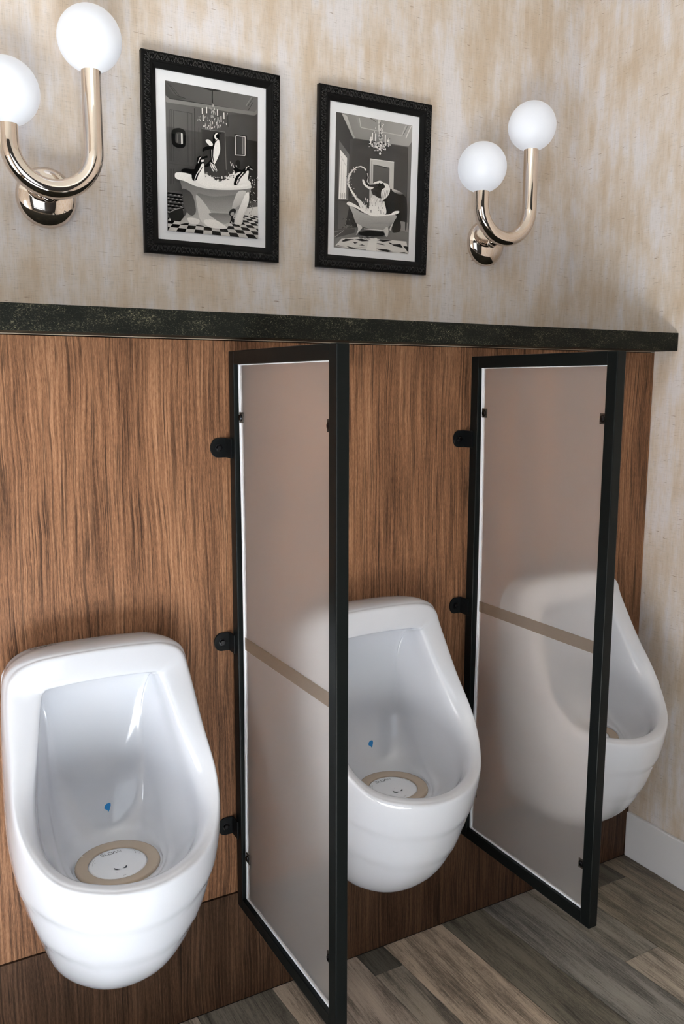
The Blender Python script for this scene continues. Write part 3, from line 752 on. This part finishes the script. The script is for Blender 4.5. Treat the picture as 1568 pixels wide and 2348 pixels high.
def art_elephant(wd,ht):
    a = Art([(318,373),(1238,540),(1207,2047),(312,1970)], wd, ht); rnd = random.Random(5)
    P,L,C,E = a.P,a.L,a.C,a.E
    P([(318,373),(1238,540),(1207,2047),(312,1970)], 74)
    P([(530,690),(1190,790),(1190,1700),(480,1650)], 66,72); P([(318,373),(385,390),(530,690),(490,700),(490,1640),(312,1720)], 72,54,'x')
    P([(385,388),(1238,540),(1235,730),(1190,795),(530,690)], 122,158,'x')
    P([(450,420),(530,640),(560,690),(530,690),(385,390)], 176,150); P([(560,440),(600,560),(1120,650),(1160,530),(740,450)], 138,150,'x')
    L([(600,450),(620,560),(1110,660),(1165,530)],10,172); L([(1130,650),(1190,520)],8,110); L([(1160,690),(1225,545)],12,196); L([(545,690),(1190,790)],8,88)
    P([(1190,790),(1235,730),(1215,1700),(1180,1660)], 112,92); L([(1188,800),(1178,1660)],6,50)
    # window at left
    P([(360,708),(485,880),(480,1420),(355,1410)], 106); P([(375,820),(458,920),(452,1398),(362,1400)], 236)
    L([(385,900),(450,1020)],6,180); L([(395,920),(388,1390)],7,190); L([(420,935),(414,1390)],6,205)
    for x in (378,400,425): C([(x,1340),(x+12,1330),(x+18,1380),(x+4,1395)], 176)
    P([(360,1420),(480,1440),(560,1730),(360,1760)], 82,96); P([(490,1500),(540,1520),(590,1740),(450,1700)], 44)
    for i in range(26): x=rnd.uniform(420,570);y=rnd.uniform(1600,1740); L([(x,y),(x+rnd.uniform(-20,20),y+14)],8,rnd.choice([28,50,110]))
    # door
    P([(732,930),(1022,970),(1018,1340),(730,1540)], 178); P([(772,995),(968,1035),(965,1400),(770,1500)], 92,70)
    P([(772,995),(968,1035),(900,1035)], 44); L([(752,950),(748,1500)],6,140)
    L([(732,930),(1022,970)],8,206); L([(745,1300),(742,1560)],8,190)
    # floor
    P([(312,1780),(560,1740),(1180,1650),(1210,1780),(1207,2047),(312,1970)], 96,128)
    P([(318,1800),(420,1765),(560,1745),(560,1800),(330,1860)], 76); L([(322,1850),(430,1770)],6,160)
    P([(320,1960),(400,1870),(600,1850),(1180,1900),(1207,2047)], 196)
    P([(740,1860),(830,1860),(815,2020),(700,2005)], 208)
    for q in ([(400,1900),(450,1870),(560,1878),(430,1905)],[(560,1880),(640,1868),(735,1895),(650,1900)],[(540,1905),(600,1915),(560,1930)],[(315,1960),(360,1945),(445,1960)],
              [(460,1955),(560,1975),(700,1970),(520,1988)],[(610,1945),(650,1935),(690,1950)],[(830,1885),(870,1875),(1010,1890),(900,1905)],[(820,1920),(880,1925),(930,1945),(850,1935)],
              [(965,1910),(1010,1920),(990,1935)],[(1000,1935),(1110,1930),(1140,1975),(1040,1955)],[(820,1985),(950,1995),(1020,2015),(960,2025),(850,2000)],[(1090,2030),(1160,2025),(1200,2045)],[(1140,1950),(1207,1960),(1205,2030)]):
        P(q,24); a.n-=1
    a.n+=1
    for i in range(16): x=rnd.uniform(600,760); y=rnd.uniform(1840,1870); L([(x,y),(x+40,y+4)],5,rnd.choice([40,60,170]))
    # elephant: body, legs, head, ear, trunk
    C([(880,1400),(940,1290),(1010,1290),(1120,1340),(1170,1400),(1185,1520),(1180,1700),(1170,1750),(1150,1680),(1110,1720),(1105,1780),(1010,1790),(1030,1650),(940,1560)], 18,24)
    C([(1000,1290),(1060,1300),(1130,1340),(1090,1350),(1020,1320)], 190,80,'y'); P([(1105,1660),(1195,1680),(1200,1790),(1105,1770)], 130)
    C([(1165,1480),(1182,1500),(1178,1740),(1162,1745)], 22); C([(1005,1680),(1040,1640),(1105,1680),(1100,1780),(1015,1785)], 30)
    L([(1020,1660),(980,1770)],18,190)
    C([(770,1220),(800,1195),(850,1185),(900,1215),(960,1240),(975,1290),(950,1370),(905,1400),(860,1410),(810,1380),(770,1350),(750,1290)], 34)
    C([(775,1215),(850,1188),(895,1212),(860,1245),(800,1240)], 226); C([(895,1215),(950,1230),(975,1285),(965,1340),(930,1390),(885,1412),(868,1350),(880,1290),(915,1260)], 216)
    for x in (890,908,926,944): L([(x+8,1300),(x-6,1395)],5,110)
    C([(825,1240),(850,1210),(870,1240),(850,1262)], 16); E(880,1232,14,18,20); L([(800,1262),(870,1290),(915,1262)],12,18); L([(780,1310),(820,1330),(835,1390)],20,14)
    C([(640,1180),(655,1172),(680,1215),(720,1250),(780,1268),(740,1290),(690,1265),(652,1225)], 232)
    tr=[(690,1080),(705,1130),(695,1175),(688,1205),(710,1235),(770,1245),(830,1240)]
    for i in range(len(tr)-1): L([tr[i],tr[i+1]],[24,26,28,32,38,42][i],44)
    L([(700,1100),(712,1150),(700,1200),(728,1228),(800,1225)],9,196)
    # water arc and splash
    arc=[(685,1070),(665,1040),(620,1020),(570,1030),(530,1060),(500,1095),(478,1140),(468,1190),(480,1250),(520,1320),(560,1380),(610,1440),(660,1500),(700,1540)]
    for i in range(len(arc)-1): L([arc[i],arc[i+1]],[16,14,12,14,20,26,26,22,20,24,30,40,56][i],rnd.choice([222,236,210]))
    for i in range(80):
        k=rnd.uniform(3,12.9); j=int(k); f=k-j; x=arc[j][0]*(1-f)+arc[j+1][0]*f+rnd.gauss(0,14); y=arc[j][1]*(1-f)+arc[j+1][1]*f+rnd.gauss(0,12)
        L([(x,y),(x+rnd.uniform(-14,14),y+rnd.uniform(-14,14))],rnd.uniform(4,10),rnd.choice([240,220,190,60]))
    C([(580,1400),(640,1440),(700,1540),(730,1480),(760,1360),(830,1390),(880,1410),(915,1480),(920,1580),(780,1590),(640,1540)], 190,236)
    for i in range(60):
        x=rnd.uniform(640,910); y=rnd.uniform(1390,1570); L([(x,y),(x+rnd.uniform(-8,8),y+rnd.uniform(14,50))],rnd.uniform(4,9),rnd.choice([150,215,245,240,120]))
    C([(930,1500),(980,1510),(1010,1570),(940,1590)], 40)
    # tub
    C([(490,1480),(700,1590),(1030,1590),(1010,1680),(960,1730),(920,1765),(760,1760),(620,1720),(560,1680),(520,1570)], 168,136)
    C([(452,1450),(480,1438),(560,1475),(680,1550),(800,1580),(960,1585),(1020,1550),(1075,1545),(1075,1568),(1010,1590),(800,1608),(690,1580),(560,1510),(460,1475)], 240)
    C([(575,1700),(610,1710),(640,1740),(600,1790),(565,1830),(590,1760)], 186); C([(900,1760),(940,1730),(955,1780),(945,1840),(920,1840),(900,1790)], 176)
    L([(660,1755),(900,1775)],10,196); C([(620,1790),(760,1780),(900,1800),(880,1840),(700,1840),(600,1820)], 34)
    # chandelier
    L([(720,455),(790,500)],8,90); L([(828,480),(832,600)],30,190); L([(838,500),(850,720)],8,70)
    for i in range(130):
        x=rnd.gauss(835,62); x=min(970,max(705,x)); y=790-(abs(x-835)/135)**2*60+rnd.uniform(-50,60); E(x,y,rnd.uniform(4,9),rnd.uniform(5,13),rnd.choice([240,225,200,160,60]))
    for i in range(40): x=rnd.gauss(838,26); y=rnd.uniform(500,760); L([(x,y),(x+rnd.uniform(-12,12),y+22)],6,rnd.choice([230,200,150]))
    for x,y in ((740,630),(778,640),(895,660),(938,690),(722,680)): L([(x,y),(x-2,y+90)],12,232)
    E(833,875,12,14,230)
    return a.bm

def frame_picture(label, cx, zt, zb, wd, art, tilt):
    h = zt-zb; FW = .034; TH = .016
    root = empty('framed_print', (cx, D-.0005, zb))
    root.rotation_euler = (tilt,0,0)
    X=wd/2
    # moulding profile: (inset from outer edge, depth out from the wall)
    prof = [(0,0),(0,.0125),(.0015,.0155),(.004,.0160),(.0195,.0160),(.0215,.0150),(.0235,.0150),(.0335,.0088),(.0340,.0080),(.0340,0)]
    bm = bmesh.new(); rings=[]
    for ins,dep in prof:
        rings.append([bm.verts.new(p) for p in ((-X+ins,-dep,ins),(X-ins,-dep,ins),(X-ins,-dep,h-ins),(-X+ins,-dep,h-ins))])
    for a,b in zip(rings,rings[1:]+rings[:1]):
        for i in range(4): j=(i+1)%4; bm.faces.new((a[i],a[j],b[j],b[i]))
    finish('frame_moulding', bm, M_BLACKF, root, bevel=.0004, seg=1)
    # carved scrollwork in relief around the outer band
    bm = bmesh.new()
    def motif(c, ax, out, s):
        # ax = along the band, out = towards the outer edge
        c=Vector(c); ax=Vector(ax); out=Vector(out); F=Vector((0,-1,0))
        def cv(pts,r): tube(bm, [c+ax*(x*s)+out*y+F*(.0002+.0008*(1-abs(y)/.009)) for x,y in pts], r, 6, True)
        for sg in (-1,1):
            cv([(sg*.0015,-.0065),(sg*.0045,-.004),(sg*.0062,.000),(sg*.0055,.004),(sg*.003,.0065),(sg*.0008,.0048),(sg*.002,.0028)], .00085)
            cv([(sg*.0085,-.0066),(sg*.0075,-.002),(sg*.0095,.0025),(sg*.0112,.0062)], .0008)
        cv([(0,-.006),(0,-.001)], .0012)
        cv([(.0113,-.0066),(.0113,-.001)], .0008)
    B=.0118
    for (p0,p1,out) in (((-X+B,h-B),(X-B,h-B),(0,0,1)),((-X+B,B),(X-B,B),(0,0,-1)),((-X+B,B),(-X+B,h-B),(-1,0,0)),((X-B,B),(X-B,h-B),(1,0,0))):
        a=Vector((p0[0],-.016,p0[1])); b=Vector((p1[0],-.016,p1[1])); Ln=(b-a).length; n=round(Ln/.0228); ax=(b-a).normalized()
        for i in range(n): 
            motif(a+ax*(Ln*(i+.5)/n), ax, out, Ln/n/.0228)
    finish('carved_scrollwork', bm, M_RELIEF, root, smooth=True)
    boxo('mat_board', (-X+.033,X-.033,-.0050,-.0035,.033,h-.033), M_MATB, root)
    # mount window in proportion to the photograph
    ml, mr, mt, mb = art[1]
    pw = wd-2*FW-ml-mr; ph = h-2*FW-mt-mb
    bm = art[0](pw, ph)
    me = bpy.data.meshes.new('art_print'); bm.to_mesh(me); bm.free(); me.materials.append(M_PRINT)
    o = link('art_print', me, root, ((ml-mr)/2, -.00502, FW+mb+ph/2)); tag(o, art[2])
    boxo('picture_glass', (-X+.0335,X-.0335,-.0092,-.0084,.0335,h-.0335), M_GLASS, root)
    tag(root, label, 'picture', 'black framed prints above the ledge')
frame_picture('black carved frame with monochrome print of penguins splashing in a bathtub', (-1.3581-1.015)/2, 2.1744, 1.7347, .3431,
              (art_penguins, (.023,.021,.022,.020), 'monochrome print of three penguins in a bathtub'), math.radians(2.0))
frame_picture('black carved frame with monochrome print of an elephant spraying water over a bathtub', (-.9065-.5633)/2, 2.1755, 1.7328, .3432,
              (art_elephant, (.019,.022,.024,.019), 'monochrome print of an elephant beside a bathtub'), math.radians(2.0))
